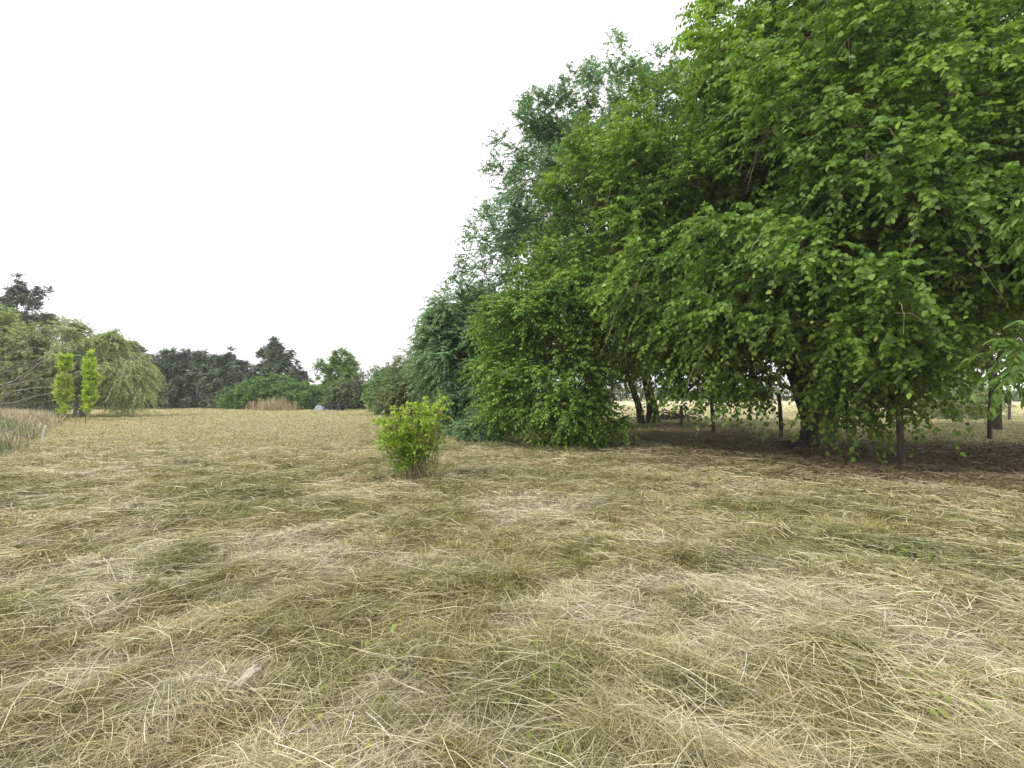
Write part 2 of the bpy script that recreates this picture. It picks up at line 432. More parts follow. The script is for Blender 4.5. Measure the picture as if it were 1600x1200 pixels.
def grow(base, lobes, n_clump, n_twig, n_leaf, twig_len, leaf_l, leaf_w, spread, trunk_pts, trunk_r, seed,
         shell=.72, droop=.45, up=.25, zmin=None, curl=.18, flat=.8, side=.85, sides=7, tip_r=.006, clump_cut=None, tint_amp=.22, leaf_droop=.35,
         inner_twigs=True, wpow=1.0, extra=None, hang=0, holes=0.0):
    r = np.random.default_rng(seed)
    C, lc, u = in_lobes(lobes, n_clump, shell, r, wpow)
    if zmin is not None: 
        zz = zmin(C[:, 0], C[:, 1]) if callable(zmin) else zmin
        keep = C[:, 2] > zz; C, lc, u = C[keep], lc[keep], u[keep]
    if clump_cut is not None:
        keep = clump_cut(C); C, lc, u = C[keep], lc[keep], u[keep]
    if holes:                           # uneven crown: drop outer clumps where a slow noise is low
        nz = .5 * (vnoise(C[:, 0] + .8 * C[:, 2], C[:, 1] - .3 * C[:, 2], 1.7, seed) + vnoise(C[:, 0] - .6 * C[:, 1], C[:, 2], 1.5, seed + 5))
        depth = np.max([1 - np.linalg.norm((C - np.array(l[:3])) / np.array(l[3:6]), axis=1) for l in lobes], axis=0)
        keep = (nz > holes) | (depth > .33); C, lc, u = C[keep], lc[keep], u[keep]
    if extra is not None:
        ex = np.array(extra, float); C = np.concatenate([C, ex]); lc = np.concatenate([lc, ex + [0.3, .6, .5]])
    # skeleton: trunk nodes, then each clump reaches back to the nearest node that is nearer the trunk
    wood = MB(); wood.add(np.zeros((0, 3)), np.zeros((0, 4), int), 0)
    for tp, tr_ in zip(trunk_pts, trunk_r):
        tp = np.asarray(tp, float); k = len(tp) * 4
        tt = np.linspace(0, len(tp) - 1, k)
        pp = np.stack([np.interp(tt, range(len(tp)), tp[:, a]) for a in range(3)], -1)
        pp[1:-1] += r.normal(0, .025, (k - 2, 3)) * np.interp(tt, range(len(tp)), tr_)[1:-1, None] * 2
        tube(wood, pp, np.interp(tt, range(len(tp)), tr_), max(sides, 9), .5, 0, .10)
    nodes = np.concatenate([np.asarray([np.asarray(tp, float)[0] * (1 - s) + np.asarray(tp, float)[-1] * s for s in (.55, .7, .85, 1)]) if len(tp) < 3
                            else np.asarray(tp, float)[len(tp) // 2:] for tp in trunk_pts])
    root = np.asarray(trunk_pts[0][-1], float)
    order = np.argsort(np.linalg.norm(C - root, axis=1))
    paths = []; nodes = list(nodes); npar = [-1] * len(nodes); npath = [-1] * len(nodes)
    for i in order:
        c = C[i]; A = np.array(nodes); dist = np.linalg.norm(A - c, axis=1)
        pen = dist + .25 * np.maximum(0, A[:, 2] - c[2])
        j = int(np.argmin(pen)); a = A[j]; Ld = dist[j]
        m1 = a + (c - a) * .35 + np.array([0, 0, .10 * Ld]) + r.normal(0, .05, 3) * Ld
        m2 = a + (c - a) * .7 + np.array([0, 0, .10 * Ld]) + r.normal(0, .06, 3) * Ld
        pid = len(paths); paths.append(([a, m1, m2, c], npath[j]))
        for nd in (m1, m2, c): nodes.append(nd); npath.append(pid)
    load = np.ones(len(paths))
    for k in range(len(paths) - 1, -1, -1):
        pr = paths[k][1]
        if pr >= 0: load[pr] += load[k]
    rmax = trunk_r[0][-1]
    for k, (pp, pr) in enumerate(paths):
        r1 = min(tip_r * 1.6 * load[k] ** .46, rmax * .8); r2 = min(tip_r * 1.6 * max(load[k] - 1, .6) ** .46, r1 * .85)
        tube(wood, pp, np.linspace(r1, max(r2, tip_r * .8), 4), 5 if r1 < .04 else 7, .5, 0, .06)
    # twigs and leaves
    n = len(C); crown = MB()
    ct = r.normal(0, tint_amp, n)
    idx = np.repeat(np.arange(n), n_twig); m = len(idx)
    off = rvec(m, r) * (r.random(m) ** .5)[:, None] * spread
    p0 = C[idx] + off * .55
    mid = np.asarray(lobes, float)[:, :3].mean(0)
    outw = norm(C - mid) * .5 + norm(C - lc) * .5
    d = norm(outw[idx] * .6 + off / spread * .75 + rvec(m, r) * .65 + np.array([0, 0, up]))
    TL = r.uniform(*twig_len, m)
    def at(t, ii=slice(None)):
        q_ = p0[ii] + d[ii] * (TL[ii] * t)[:, None]
        q_[:, 2] -= droop * TL[ii] * t ** 2
        return q_
    pts = np.stack([at(np.full(m, t)) for t in (0, .35, .7, 1)], 1)
    if inner_twigs:
        strips(crown, pts, np.broadcast_to(np.array([1, .8, .6, .35]) * tip_r * .62, (m, 4)), .5, 1)
    if hang:                            # long bare pale shoots among the leaves
        hi = r.integers(0, n, hang); hp = C[hi] + r.normal(0, .25, (hang, 3)); hd = norm(outw[hi] * [.9, .9, .2] + r.normal(0, .45, (hang, 3)))
        hl = r.uniform(.6, 1.5, hang); ht = np.linspace(0, 1, 7)
        hq = hp[:, None] + hd[:, None] * (hl[:, None] * ht)[..., None] + r.normal(0, .018, (hang, 7, 3)); hq[:, :, 2] -= hl[:, None] * .75 * ht ** 2
        strips(crown, hq, np.broadcast_to(np.linspace(.008, .0025, 7), (hang, 7)), .5, 1, 4)
    li = np.repeat(np.arange(m), n_leaf); nl = len(li)
    kk = np.tile(np.arange(n_leaf), m)
    t = np.clip((kk + .6 + r.uniform(-.3, .3, nl)) / n_leaf, 0.03, 1)
    pos = at(t, li)
    tan = d[li] * 1.0; tan[:, 2] -= 2 * droop * t; tan = norm(tan)
    sd = norm(np.cross(tan, np.array([0, 0, 1.0]) + .35 * rvec(nl, r))) * np.where(kk % 2, 1, -1)[:, None]
    ld = norm(tan * .6 + sd * side + rvec(nl, r) * .35 - np.array([0, 0, leaf_droop]))
    nm = norm(np.array([0, 0, flat]) + rvec(nl, r) * .6 + outw[idx][li] * .3)
    LL = r.uniform(.65, 1.2, nl) * leaf_l; WW = LL * (leaf_w / leaf_l) * r.uniform(.85, 1.15, nl)
    if zmin is not None:
        pass
    g = terrain(pos[:, 0], pos[:, 1]); pos[:, 2] = np.maximum(pos[:, 2], g + .05)
    tint = np.clip(.42 + ct[idx][li] * .6 + r.normal(0, .17, nl) + .22 * (t - .5), 0, 1)
    leaves(crown, pos, ld, nm, LL, WW, tint, 0, curl)
    return wood, crown

def tree(name, label, cat, base, lobes, leafmat, barkmat, twigmat='twig', group=None, crown_name='crown', **kw):
    base = np.array([base[0], base[1], float(terrain(np.array([base[0]]), np.array([base[1]]))[0])])
    root = bpy.data.objects.new(name, None); sc.collection.objects.link(root)
    root.location = base
    tag(root, label, cat, group)
    tp = kw.pop('trunk'); tr_ = kw.pop('trunk_r')
    tp = [[(base + np.array(p_)) - np.array([0, 0, .12 if i == 0 else 0]) for i, p_ in enumerate(t_)] for t_ in tp]
    lobes = [(base[0] + l[0], base[1] + l[1], l[2], l[3], l[4], l[5]) for l in lobes]
    wood, crown = grow(base, lobes, trunk_pts=tp, trunk_r=tr_, **kw)
    wood.build('trunk', [M[barkmat]], root, base, smooth=True)
    crown.build(crown_name, [M[leafmat], M[twigmat]], root, base)
    return root


# --- the big mulberry that fills the right half
b = G(1272, 698)
tree('mulberry_tree', 'huge bright green broadleaf tree with thick dark trunk, branches drooping almost to the ground', 'tree', b,
     [(.6, -1.2, 6.2, 5.4, 4.6, 3.7), (-3.0, -.6, 4.9, 3.4, 3.4, 2.4), (3.6, -1.2, 9.6, 5.7, 5.0, 4.6), (-1.2, -3.2, 4.2, 3.8, 2.9, 2.1), (.0, .5, 9.2, 4.3, 3.6, 3.2),
      (1.8, -3.2, 4.0, 3.2, 3.0, 2.3), (5.4, 0, 7.6, 4.0, 4.5, 3.2), (-.2, -3.8, 2.8, 2.8, 1.3, .9), (-.9, -.4, 11.8, 2.6, 2.6, 2.2), (0, -1, 7, 6, 5, 5)],
     'mulberry', 'bark', n_clump=1900, n_twig=21, n_leaf=14, twig_len=(.4, 1.05), leaf_l=.122, leaf_w=.084, spread=.75,
     trunk=[[(0, 0, 0), (0.02, 0, .35), (.05, 0, 1.2), (-.1, 0, 2.4)], [(.15, 0, .6), (.9, -.3, 2.6), (1.9, -.8, 4.4)],
            [(-.1, 0, .9), (-1.2, -.6, 3.0), (-2.8, -1.0, 4.6)], [(.0, .1, 1.2), (.1, .5, 4.2), (.4, .4, 8.0)], [(.45, .15, -.1), (.5, .1, .9), (.75, .3, 2.5), (1.4, .8, 4.6)]],
     trunk_r=[[.52, .36, .33, .28], [.2, .2, .14], [.22, .18, .12], [.26, .2, .1], [.34, .22, .17, .1]],
     seed=101, shell=.66, droop=.5, up=.3, flat=.5, wpow=.85, hang=800, holes=.44, clump_cut=lambda C: ~((np.abs(C[:, 0] - .632 * C[:, 1]) < .6) & (C[:, 2] < 3.0)),
     zmin=lambda x, y: 2.15 + .7 * (vnoise(x, y, 1.1, 91) - .5) - .85 * smooth(4.2, 5.8, x) + .1 * smooth(7.2, 8.2, x) + 2.3 * smooth(9.0, 10.2, x + .45 * (11.5 - y)),
     extra=[(7.9, 10.9, 1.25), (7.4, 11.0, 1.6), (8.1, 10.8, 1.75), (7.6, 10.9, 1.35), (8.5, 10.7, 1.7), (7.7, 11.1, 2.2), (5.9, 11.9, 1.75), (6.3, 12.2, 1.9), (8.3, 11.1, 2.3), (4.4, 12.6, 2.2), (4.9, 12.9, 1.9), (5.3, 12.2, 2.0), (5.0, 13.6, 1.8), (5.7, 13.0, 1.75), (6.2, 13.4, 1.9), (4.2, 13.6, 2.0), (6.6, 12.8, 1.8), (5.5, 11.6, 2.1), (9.0, 11.2, 1.9), (9.5, 11.8, 1.9), (8.8, 12.0, 1.6), (9.9, 12.3, 2.0), (9.3, 10.4, 2.1), (8.6, 9.9, 2.0), (10.4, 12.0, 2.4)])

tree('mulberry_tree', 'upright bright green tree rising above the wide shrub, left of the huge tree', 'tree', (2.7, 15.6),
     [(.4, -.3, 6.9, 2.7, 2.5, 2.9), (2.0, 0, 8.9, 2.7, 2.5, 2.5), (-.7, -.8, 4.6, 2.0, 2.0, 1.6), (1.6, -1.2, 4.6, 2.2, 1.8, 1.7), (-.6, 0, 8.4, 1.5, 1.5, 1.6), (3.2, .5, 6, 2.4, 2.2, 3.0)],
     'shrubleaf', 'bark', n_clump=620, n_twig=19, n_leaf=13, twig_len=(.35, .9), leaf_l=.10, leaf_w=.066, spread=.58,
     trunk=[[(0, 0, 0), (.05, 0, 1.2), (.1, 0, 3.0), (.5, 0, 6.5)]], trunk_r=[[.26, .2, .17, .08]], seed=102, shell=.6, up=.5, droop=.42, flat=.5, hang=160, tint_amp=.3, holes=.42,
     zmin=lambda x, y: 2.3 + 0 * x)
# low spray of leaves that hangs in front of the trunk belongs to the same tree row: a young mulberry sprout
b = G(1003, 661)
tree('mulberry_tree', 'broadleaf tree with two dark leaning trunks from one base, behind the huge tree', 'tree', b,
     [(0.4, 0, 6.6, 5.0, 4.2, 3.8), (-2.6, -1.5, 4.2, 3.2, 3.0, 1.8), (3.4, -.5, 5.4, 3.6, 3.2, 2.6)], 'mulberry', 'darkbark',
     n_clump=420, n_twig=18, n_leaf=11, twig_len=(.5, 1.0), leaf_l=.14, leaf_w=.095, spread=.8,
     trunk=[[(0, 0, 0), (-.12, 0, .8), (-.45, 0, 1.9), (-1.2, -.2, 3.6)], [(.7, .2, -.1), (.62, .2, 1.2), (.3, .2, 2.4), (.5, .2, 4.6)]],
     trunk_r=[[.24, .18, .16, .1], [.42, .27, .22, .12]], seed=103, droop=.4, zmin=2.0)

b = G(860, 696)
tree('leafy_shrub', 'wide bright green shrub touching the grass at the left side of the huge tree', 'shrub', b,
     [(-.1, 0, 2.1, 1.9, 1.5, 1.6), (1.1, -.2, .75, 1.0, .9, .65), (-1.1, .3, 1.7, 1.2, 1.2, 1.3), (-.5, .2, 3.6, 1.7, 1.5, 1.2), (.5, -.6, 1.0, 1.2, .8, .8)],
     'shrubleaf', 'bark', n_clump=330, n_twig=16, n_leaf=10, twig_len=(.3, .65), leaf_l=.095, leaf_w=.06, spread=.42,
     trunk=[[(0, 0, 0), (.02, 0, .5), (0, 0, 1.6)], [(.1, 0, 0), (.5, .1, .5), (.9, 0, .9)], [(-.1, 0, 0), (-.5, .1, .7), (-.9, .1, 1.6)]],
     trunk_r=[[.09, .07, .04], [.05, .04, .02], [.05, .04, .025]], seed=104, shell=.6, up=.45, tip_r=.004)

# --- blue-green fine-leaved trees beyond, to the left of the mulberry
tree('acacia_tree', 'tall airy blue-green tree with open top rising behind the left side of the huge tree', 'tree', (3.4, 20.6),
     [(.4, 0, 13.0, 3.4, 3.0, 3.0), (3.0, 0, 12.6, 3.4, 3.0, 3.4), (-2.5, 0, 10.6, 2.3, 2.4, 3.0), (-3.7, -.2, 7.0, 2.1, 2.2, 2.8), (-5.1, -.3, 4.4, 2.0, 2.2, 1.7), (.5, 0, 9, 4, 3, 3), (1.2, 0, 16.4, .6, .6, 1.5),
      (2.9, 0, 15.4, 1.4, 1, 1.2), (-1.9, 0, 14.0, 1.2, 1.2, 1.4)],
     'bluegreen', 'darkbark', n_clump=700, n_twig=18, n_leaf=16, twig_len=(.3, .75), leaf_l=.105, leaf_w=.055, spread=.55, wpow=.85, holes=.47,
     trunk=[[(0, 0, 0), (.1, 0, 2.5), (.2, 0, 6.5), (.8, 0, 12)], [(.1, 0, 2.2), (-1.6, 0, 5.2), (-2.6, 0, 8.5)]],
     trunk_r=[[.34, .25, .18, .08], [.15, .12, .06]], seed=105, shell=.5, up=.35, droop=.3, tint_amp=.25)
tree('acacia_tree', 'dense blue-green tree leafy down to the grass, behind the small leafy bush', 'tree', (-2.0, 18.4),
     [(.1, 0, 2.6, 1.9, 1.8, 2.0), (.4, 0, 4.4, 1.9, 1.7, 1.4), (-.6, 0, 3.6, 1.2, 1.3, 1.2), (.9, -.6, 1.2, 1.5, 1.2, 1.0), (-.2, -.8, .7, 1.2, .9, .6)],
     'bluegreen', 'darkbark', n_clump=380, n_twig=20, n_leaf=16, twig_len=(.3, .65), leaf_l=.09, leaf_w=.042, spread=.45,
     trunk=[[(0, 0, 0), (.1, 0, 1.2), (.2, 0, 3.4)]], trunk_r=[[.16, .12, .06]], seed=106, shell=.6, up=.3, droop=.45)
tree('feathery_shrub', 'low grey-green feathery shrub at the foot of the dense blue-green tree', 'shrub', G(752, 690),
     [(0, 0, .5, .75, .5, .45), (.4, -.1, .4, .5, .4, .35)], 'bluegreen', 'darkbark', n_clump=70, n_twig=14, n_leaf=12, twig_len=(.2, .45), leaf_l=.07, leaf_w=.026,
     spread=.28, trunk=[[(0, 0, 0), (0, 0, .2), (0, 0, .35)]], trunk_r=[[.03, .03, .02]], seed=107, shell=.5, up=.4, tip_r=.003)
tree('acacia_tree', 'mid green tree between the dense blue-green tree and the far rounded shrubs', 'tree', (-4.6, 25),
     [(0, 0, 2.4, 2.0, 1.8, 1.8), (-.9, 0, 1.5, 1.5, 1.3, 1.2), (.9, 0, 3.3, 1.7, 1.5, 1.3)],
     'dullgreen', 'darkbark', n_clump=190, n_twig=14, n_leaf=12, twig_len=(.3, .7), leaf_l=.12, leaf_w=.06, spread=.5,
     trunk=[[(0, 0, 0), (.1, 0, 1), (.2, 0, 2.4)]], trunk_r=[[.14, .1, .06]], seed=108, shell=.6, up=.3, droop=.3)
tree('round_shrub', 'rounded bright green shrub at the field edge, left of the mid green tree', 'shrub', (-9.6, 37.5),
     [(0, 0, 1.6, 1.8, 1.6, 1.6), (.9, .3, 2.4, 1.5, 1.3, 1.1)], 'hedge', 'darkbark', n_clump=150, n_twig=14, n_leaf=10, twig_len=(.3, .6), leaf_l=.15, leaf_w=.08,
     spread=.5, trunk=[[(0, 0, 0), (0, 0, .6), (0, 0, 1.4)]], trunk_r=[[.12, .1, .06]], seed=109, shell=.7, up=.3, droop=.3)
tree('broadleaf_tree', 'pale airy tree with thin top behind the rounded bright green shrub', 'tree', (-12.2, 52),
     [(0, 0, 3.6, 3.0, 2.4, 2.0), (2.8, 0, 4.2, 2.4, 2, 1.9), (-1.8, 0, 3.0, 2.2, 2, 1.6)], 'dullgreen', 'greybark', n_clump=140, n_twig=12, n_leaf=9, twig_len=(.4, .9),
     leaf_l=.22, leaf_w=.10, spread=.7, trunk=[[(0, 0, 0), (.1, 0, 1.5), (.2, 0, 3.6)]], trunk_r=[[.18, .14, .07]], seed=110, shell=.45, up=.5, droop=.2)

# --- far end of the field
tree('broadleaf_tree', 'small bushy green tree with a pointed leafy top right of the layered conifer', 'tree', (-20.6, 56),
     [(0, 0, 3.6, 2.1, 1.8, 1.7), (-1.0, 0, 5.0, 1.3, 1.2, .9), (.4, 0, 5.8, 1.0, 1.0, 1.0), (1.2, 0, 4.6, 1.3, 1.2, .9), (-.2, 0, 1.9, 2.0, 1.7, 1.3)], 'shrubleaf', 'darkbark',
     n_clump=150, n_twig=14, n_leaf=10, twig_len=(.4, .8), leaf_l=.22, leaf_w=.12, spread=.55,
     trunk=[[(0, 0, 0), (0, 0, 1.5), (0, 0, 4.6)]], trunk_r=[[.2, .15, .08]], seed=111, shell=.6, up=.3, droop=.2)
tree('round_shrub', 'dull olive rounded bush standing before the small bushy green tree', 'shrub', (-17.4, 51),
     [(0, 0, 2.2, 2.0, 1.7, 1.7), (-.6, 0, 1.2, 2.0, 1.6, 1.1), (.9, 0, 1.4, 1.6, 1.4, 1.2)], 'dullgreen', 'darkbark', n_clump=130, n_twig=15, n_leaf=11, twig_len=(.3, .7),
     leaf_l=.18, leaf_w=.09, spread=.5, trunk=[[(0, 0, 0), (0, 0, .6), (0, 0, 1.6)]], trunk_r=[[.14, .12, .07]], seed=112, shell=.65, up=.4, droop=.2)

def conifer(label, base, top, rad, seed, layered=False, lean=0.0, n_clump=210):
    r = np.random.default_rng(seed)
    lobes = []
    tiers = 9 if layered else 8
    for k in range(tiers):
        f = k / (tiers - 1)
        z = .8 + (top - 1.0) * f
        w = rad * (1 - f) ** (.75 if layered else .38) + .35
        m = 4 if f < .8 else 1
        for j in range(m):
            a = j / m * 2 * math.pi + r.uniform(0, 1.5)
            o = w * (.48 if m > 1 else 0) * r.uniform(.8, 1.25)
            lobes.append((math.cos(a) * o + lean * (1 - f), math.sin(a) * o, z + r.uniform(-.35, .35), w * r.uniform(.5, .68), w * .55, (.42 if layered else .8) * r.uniform(.8, 1.2)))
    if not layered:
        for _ in range(5):
            a = r.uniform(0, 6.28); lobes.append((math.cos(a) * rad * .45, math.sin(a) * rad * .3, top * r.uniform(.74, .93), .7, .7, .7))
    lobes += [(0, 0, top - .7, .35, .35, .7), (0, 0, top - 1.6, .9, .9, .8)]
    return tree('conifer_tree', label, 'tree', base, lobes, 'darkconifer', 'darkbark', wpow=.6, n_clump=int(n_clump * 1.7), n_twig=18, n_leaf=11, twig_len=(.25, .65), leaf_l=.22, leaf_w=.10,
                spread=.45, trunk=[[(0, 0, 0), (0, 0, top * .4), (0, 0, top * .88)]], trunk_r=[[.3, .2, .03]], seed=seed, shell=.55, up=.12, droop=.25,
                flat=1.0, crown_name='crown', tint_amp=.3)
conifer('layered dark conifer with a pointed tip rising behind the long low hedge', (-30.6, 61), 8.9, 4.6, 121, True, .7, 260)
conifer('dark conifer beside the pale weeping willow, first of the dark conifers from the left', (-46.8, 58.4), 7.9, 4.2, 122)
conifer('dark conifer with rounded top, second of the dark conifers from the left', (-42.3, 58), 7.2, 3.9, 123)
conifer('dark conifer with ragged narrow top, third of the dark conifers from the left', (-38.6, 59), 6.9, 3.5, 124)
conifer('dark spreading conifer, fourth from the left, next to the long low hedge', (-34.9, 58.5), 6.6, 3.9, 125, False, .2)
conifer('tall dark conifer top showing above the feathery grey-green tree on the left', (-52.5, 50), 13.6, 5.2, 126, False, 0, 260)

tree('hedge', 'long low dark green hedge mounded in the middle, in front of the layered conifer', 'hedge', (-26.6, 53),
     [(0, 0, 2.0, 3.2, 2, 1.7), (-3.2, 0, 1.3, 2.8, 1.8, 1.35), (3.2, 0, 1.5, 2.4, 1.7, 1.3), (5.0, .2, 1.0, 1.8, 1.4, 1.1), (-1.4, 0, 1.7, 2.4, 1.8, 1.7)], 'hedge', 'darkbark',
     n_clump=330, n_twig=15, n_leaf=10, twig_len=(.3, .6), leaf_l=.17, leaf_w=.09, spread=.5,
     trunk=[[(0, 0, 0), (0, 0, .4), (0, 0, 1.2)]], trunk_r=[[.15, .12, .08]], seed=131, shell=.75, up=.3, droop=.3, sides=6)

# --- left edge
tree('willow_tree', 'pale green weeping willow with grey trunk, drooping over the left field edge', 'tree', (-29.7, 34.0),
     [(.0, 0, 4.3, 2.0, 2.0, 2.3), (1.8, 0, 3.1, 1.6, 1.8, 1.6), (.9, 0, 5.3, 1.1, 1.2, 1.0), (-1.3, 0, 4.4, 1.8, 1.8, 1.9), (2.4, -.2, 2.2, 1.4, 1.5, 1.3)], 'willow', 'greybark', holes=.46,
     n_clump=400, n_twig=17, n_leaf=16, twig_len=(.5, 1.15), leaf_l=.16, leaf_w=.055, spread=.6,
     trunk=[[(-.9, -.5, 0), (-.8, -.4, 1.5), (-.3, 0, 3.4)]], trunk_r=[[.34, .26, .12]], seed=141, shell=.6, up=.35, droop=.95, leaf_droop=.7)
tree('feathery_tree', 'broad feathery grey-green tree at the left edge of the picture', 'tree', (-32.4, 33.0),
     [(0, 0, 4.2, 3.4, 2.6, 2.7), (-3, -.5, 3.8, 3.3, 2.6, 2.8), (2.3, .5, 3.2, 1.9, 1.8, 1.9), (-4.5, -1, 5.6, 3, 2.6, 2.4)], 'tamarisk', 'greybark',
     n_clump=520, n_twig=18, n_leaf=16, twig_len=(.5, 1.0), leaf_l=.14, leaf_w=.055, spread=.65,
     trunk=[[(0, 0, 0), (-.2, 0, 1.4), (-.6, 0, 3.0)], [(0, 0, .2), (.8, 0, 1.6), (1.6, 0, 2.8)]], trunk_r=[[.24, .18, .1], [.12, .1, .05]], seed=142, shell=.5, up=.5, droop=.5)
for i, (px, lab) in enumerate([(100, 'yellow-green columnar sapling, the left one of the two at the left field edge'),
                               (139, 'yellow-green columnar sapling, the right one of the two, in front of the weeping willow')]):
    b = G(px, 657)
    tree('poplar_sapling', lab, 'tree', b, [(0, 0, 1.4, .25, .25, .6), (0.1 * (1 if i else -1), 0, 2.0 + .3 * i, .38, .3, .7), (0, 0, 3.3, .24, .22, .9), (0, 0, .8, .12, .12, .4)], 'poplar', 'stem',
         n_clump=70, n_twig=14, n_leaf=12, twig_len=(.2, .4), leaf_l=.08, leaf_w=.055, spread=.22, group=None,
         trunk=[[(0, 0, 0), (0, 0, 1), (0, 0, 3.0)]], trunk_r=[[.05, .04, .015]], seed=150 + i, shell=.4, up=1.4, droop=.05, tip_r=.004)

# --- beyond the mulberry on the right
tree('broadleaf_tree', 'yellow-green tree with dark forked trunk and bare lower branches, at the right beyond the posts', 'tree', (21.2, 21),
     [(.2, 0, 7.2, 4.2, 3.4, 2.4), (-2.4, 0, 5.6, 2.6, 2.4, 1.6), (2.6, 0, 5.4, 2.6, 2.4, 1.8)], 'yellowgreen', 'darkbark',
     n_clump=260, n_twig=14, n_leaf=10, twig_len=(.4, .9), leaf_l=.15, leaf_w=.09, spread=.7,
     trunk=[[(0.2, 0, 0), (.25, 0, 1.6), (0, 0, 3.2), (-.9, 0, 5.4)], [(.1, 0, 2.6), (.8, 0, 4.0), (1.3, 0, 6)], [(.05, 0, 2.9), (-1.4, 0, 3.6), (-2.6, 0, 4.4)], [(.1, 0, 2.3), (1.2, 0, 2.9), (2.6, 0, 3.9)]],
     trunk_r=[[.2, .17, .15, .07], [.1, .08, .04], [.07, .05, .03], [.07, .05, .03]], seed=161, shell=.5, droop=.3)
tree('broadleaf_tree', 'light green tree in the background seen through the gap under the branches at right', 'tree', (27.5, 34),
     [(0, 0, 5.6, 5.2, 4, 3.2), (-4.4, 0, 4.6, 3.6, 3, 2.6), (4.5, 0, 4.6, 3.6, 3, 2.6)], 'yellowgreen', 'greybark',
     n_clump=260, n_twig=13, n_leaf=9, twig_len=(.5, 1.0), leaf_l=.22, leaf_w=.13, spread=.8,
     trunk=[[(0, 0, 0), (0, 0, 1.6), (0, 0, 5)]], trunk_r=[[.25, .2, .1]], seed=162, shell=.6, droop=.3)
tree('feathery_shrub', 'grey-green feathery shrub standing in the open beyond the right-hand posts', 'shrub', (27.4, 29.5),
     [(0, 0, 1.3, 1.7, 1.5, 1.3), (1.5, 0, .9, 1.4, 1.2, .9), (-1, 0, 1.0, 1.2, 1.0, 1.0)], 'tamarisk', 'greybark', n_clump=150, n_twig=14, n_leaf=13, twig_len=(.4, .9), leaf_l=.14, leaf_w=.035,
     spread=.45, trunk=[[(0, 0, 0), (0, 0, .4), (0, 0, 1.0)]], trunk_r=[[.08, .07, .04]], seed=163, shell=.5, up=.7, droop=.5)
tree('walnut_tree', 'near tree with long narrow leaflets reaching in from the right edge of the picture', 'tree', (9.4, 6.2),
     [(-2.15, -.9, 2.0, 1.3, .9, .42), (-1.6, -.5, 3.9, 1.3, 1.0, .6), (0.8, .3, 3.4, 1.6, 1.4, 1.3)], 'walnut', 'bark',
     n_clump=105, n_twig=11, n_leaf=14, twig_len=(.35, .6), leaf_l=.15, leaf_w=.05, spread=.42,
     trunk=[[(0, 0, 0), (0, 0, 1.2), (-.1, 0, 2.6)], [(0, 0, 1.4), (-1.0, -.4, 1.9), (-1.9, -.8, 2.1)]], trunk_r=[[.2, .16, .12], [.08, .06, .035]], seed=164, shell=.4, up=.15, droop=.55,
     tip_r=.004, leaf_droop=.5)

def far_hedge():
    r = np.random.default_rng(171); mb = MB(); n = 26000
    x = r.uniform(-150, 190, n); hgt = 1.6 + 4.2 * fbm(x, x * 0, 9, 172, 4) ** 1.3
    z = hgt * r.random(n) ** .8; y = 118 + r.uniform(-2, 2, n) * (1 - z / (hgt + 1)) + 6 * np.sin(x / 40)
    p = np.stack([x, y, z], -1)
    leaves(mb, p, norm(rvec(n, r) + [0, 0, .3]), rvec(n, r), r.uniform(.5, 1.0, n), r.uniform(.35, .6, n), np.clip(.4 + .5 * (fbm(x, z, 3, 173, 2) - .5) + r.normal(0, .15, n), 0, 1))
    o = mb.build('far_hedgerow', [M['dullgreen']])
    tag(o, 'distant line of trees and hedges along the horizon', 'hedgerow', kind='stuff')
far_hedge()

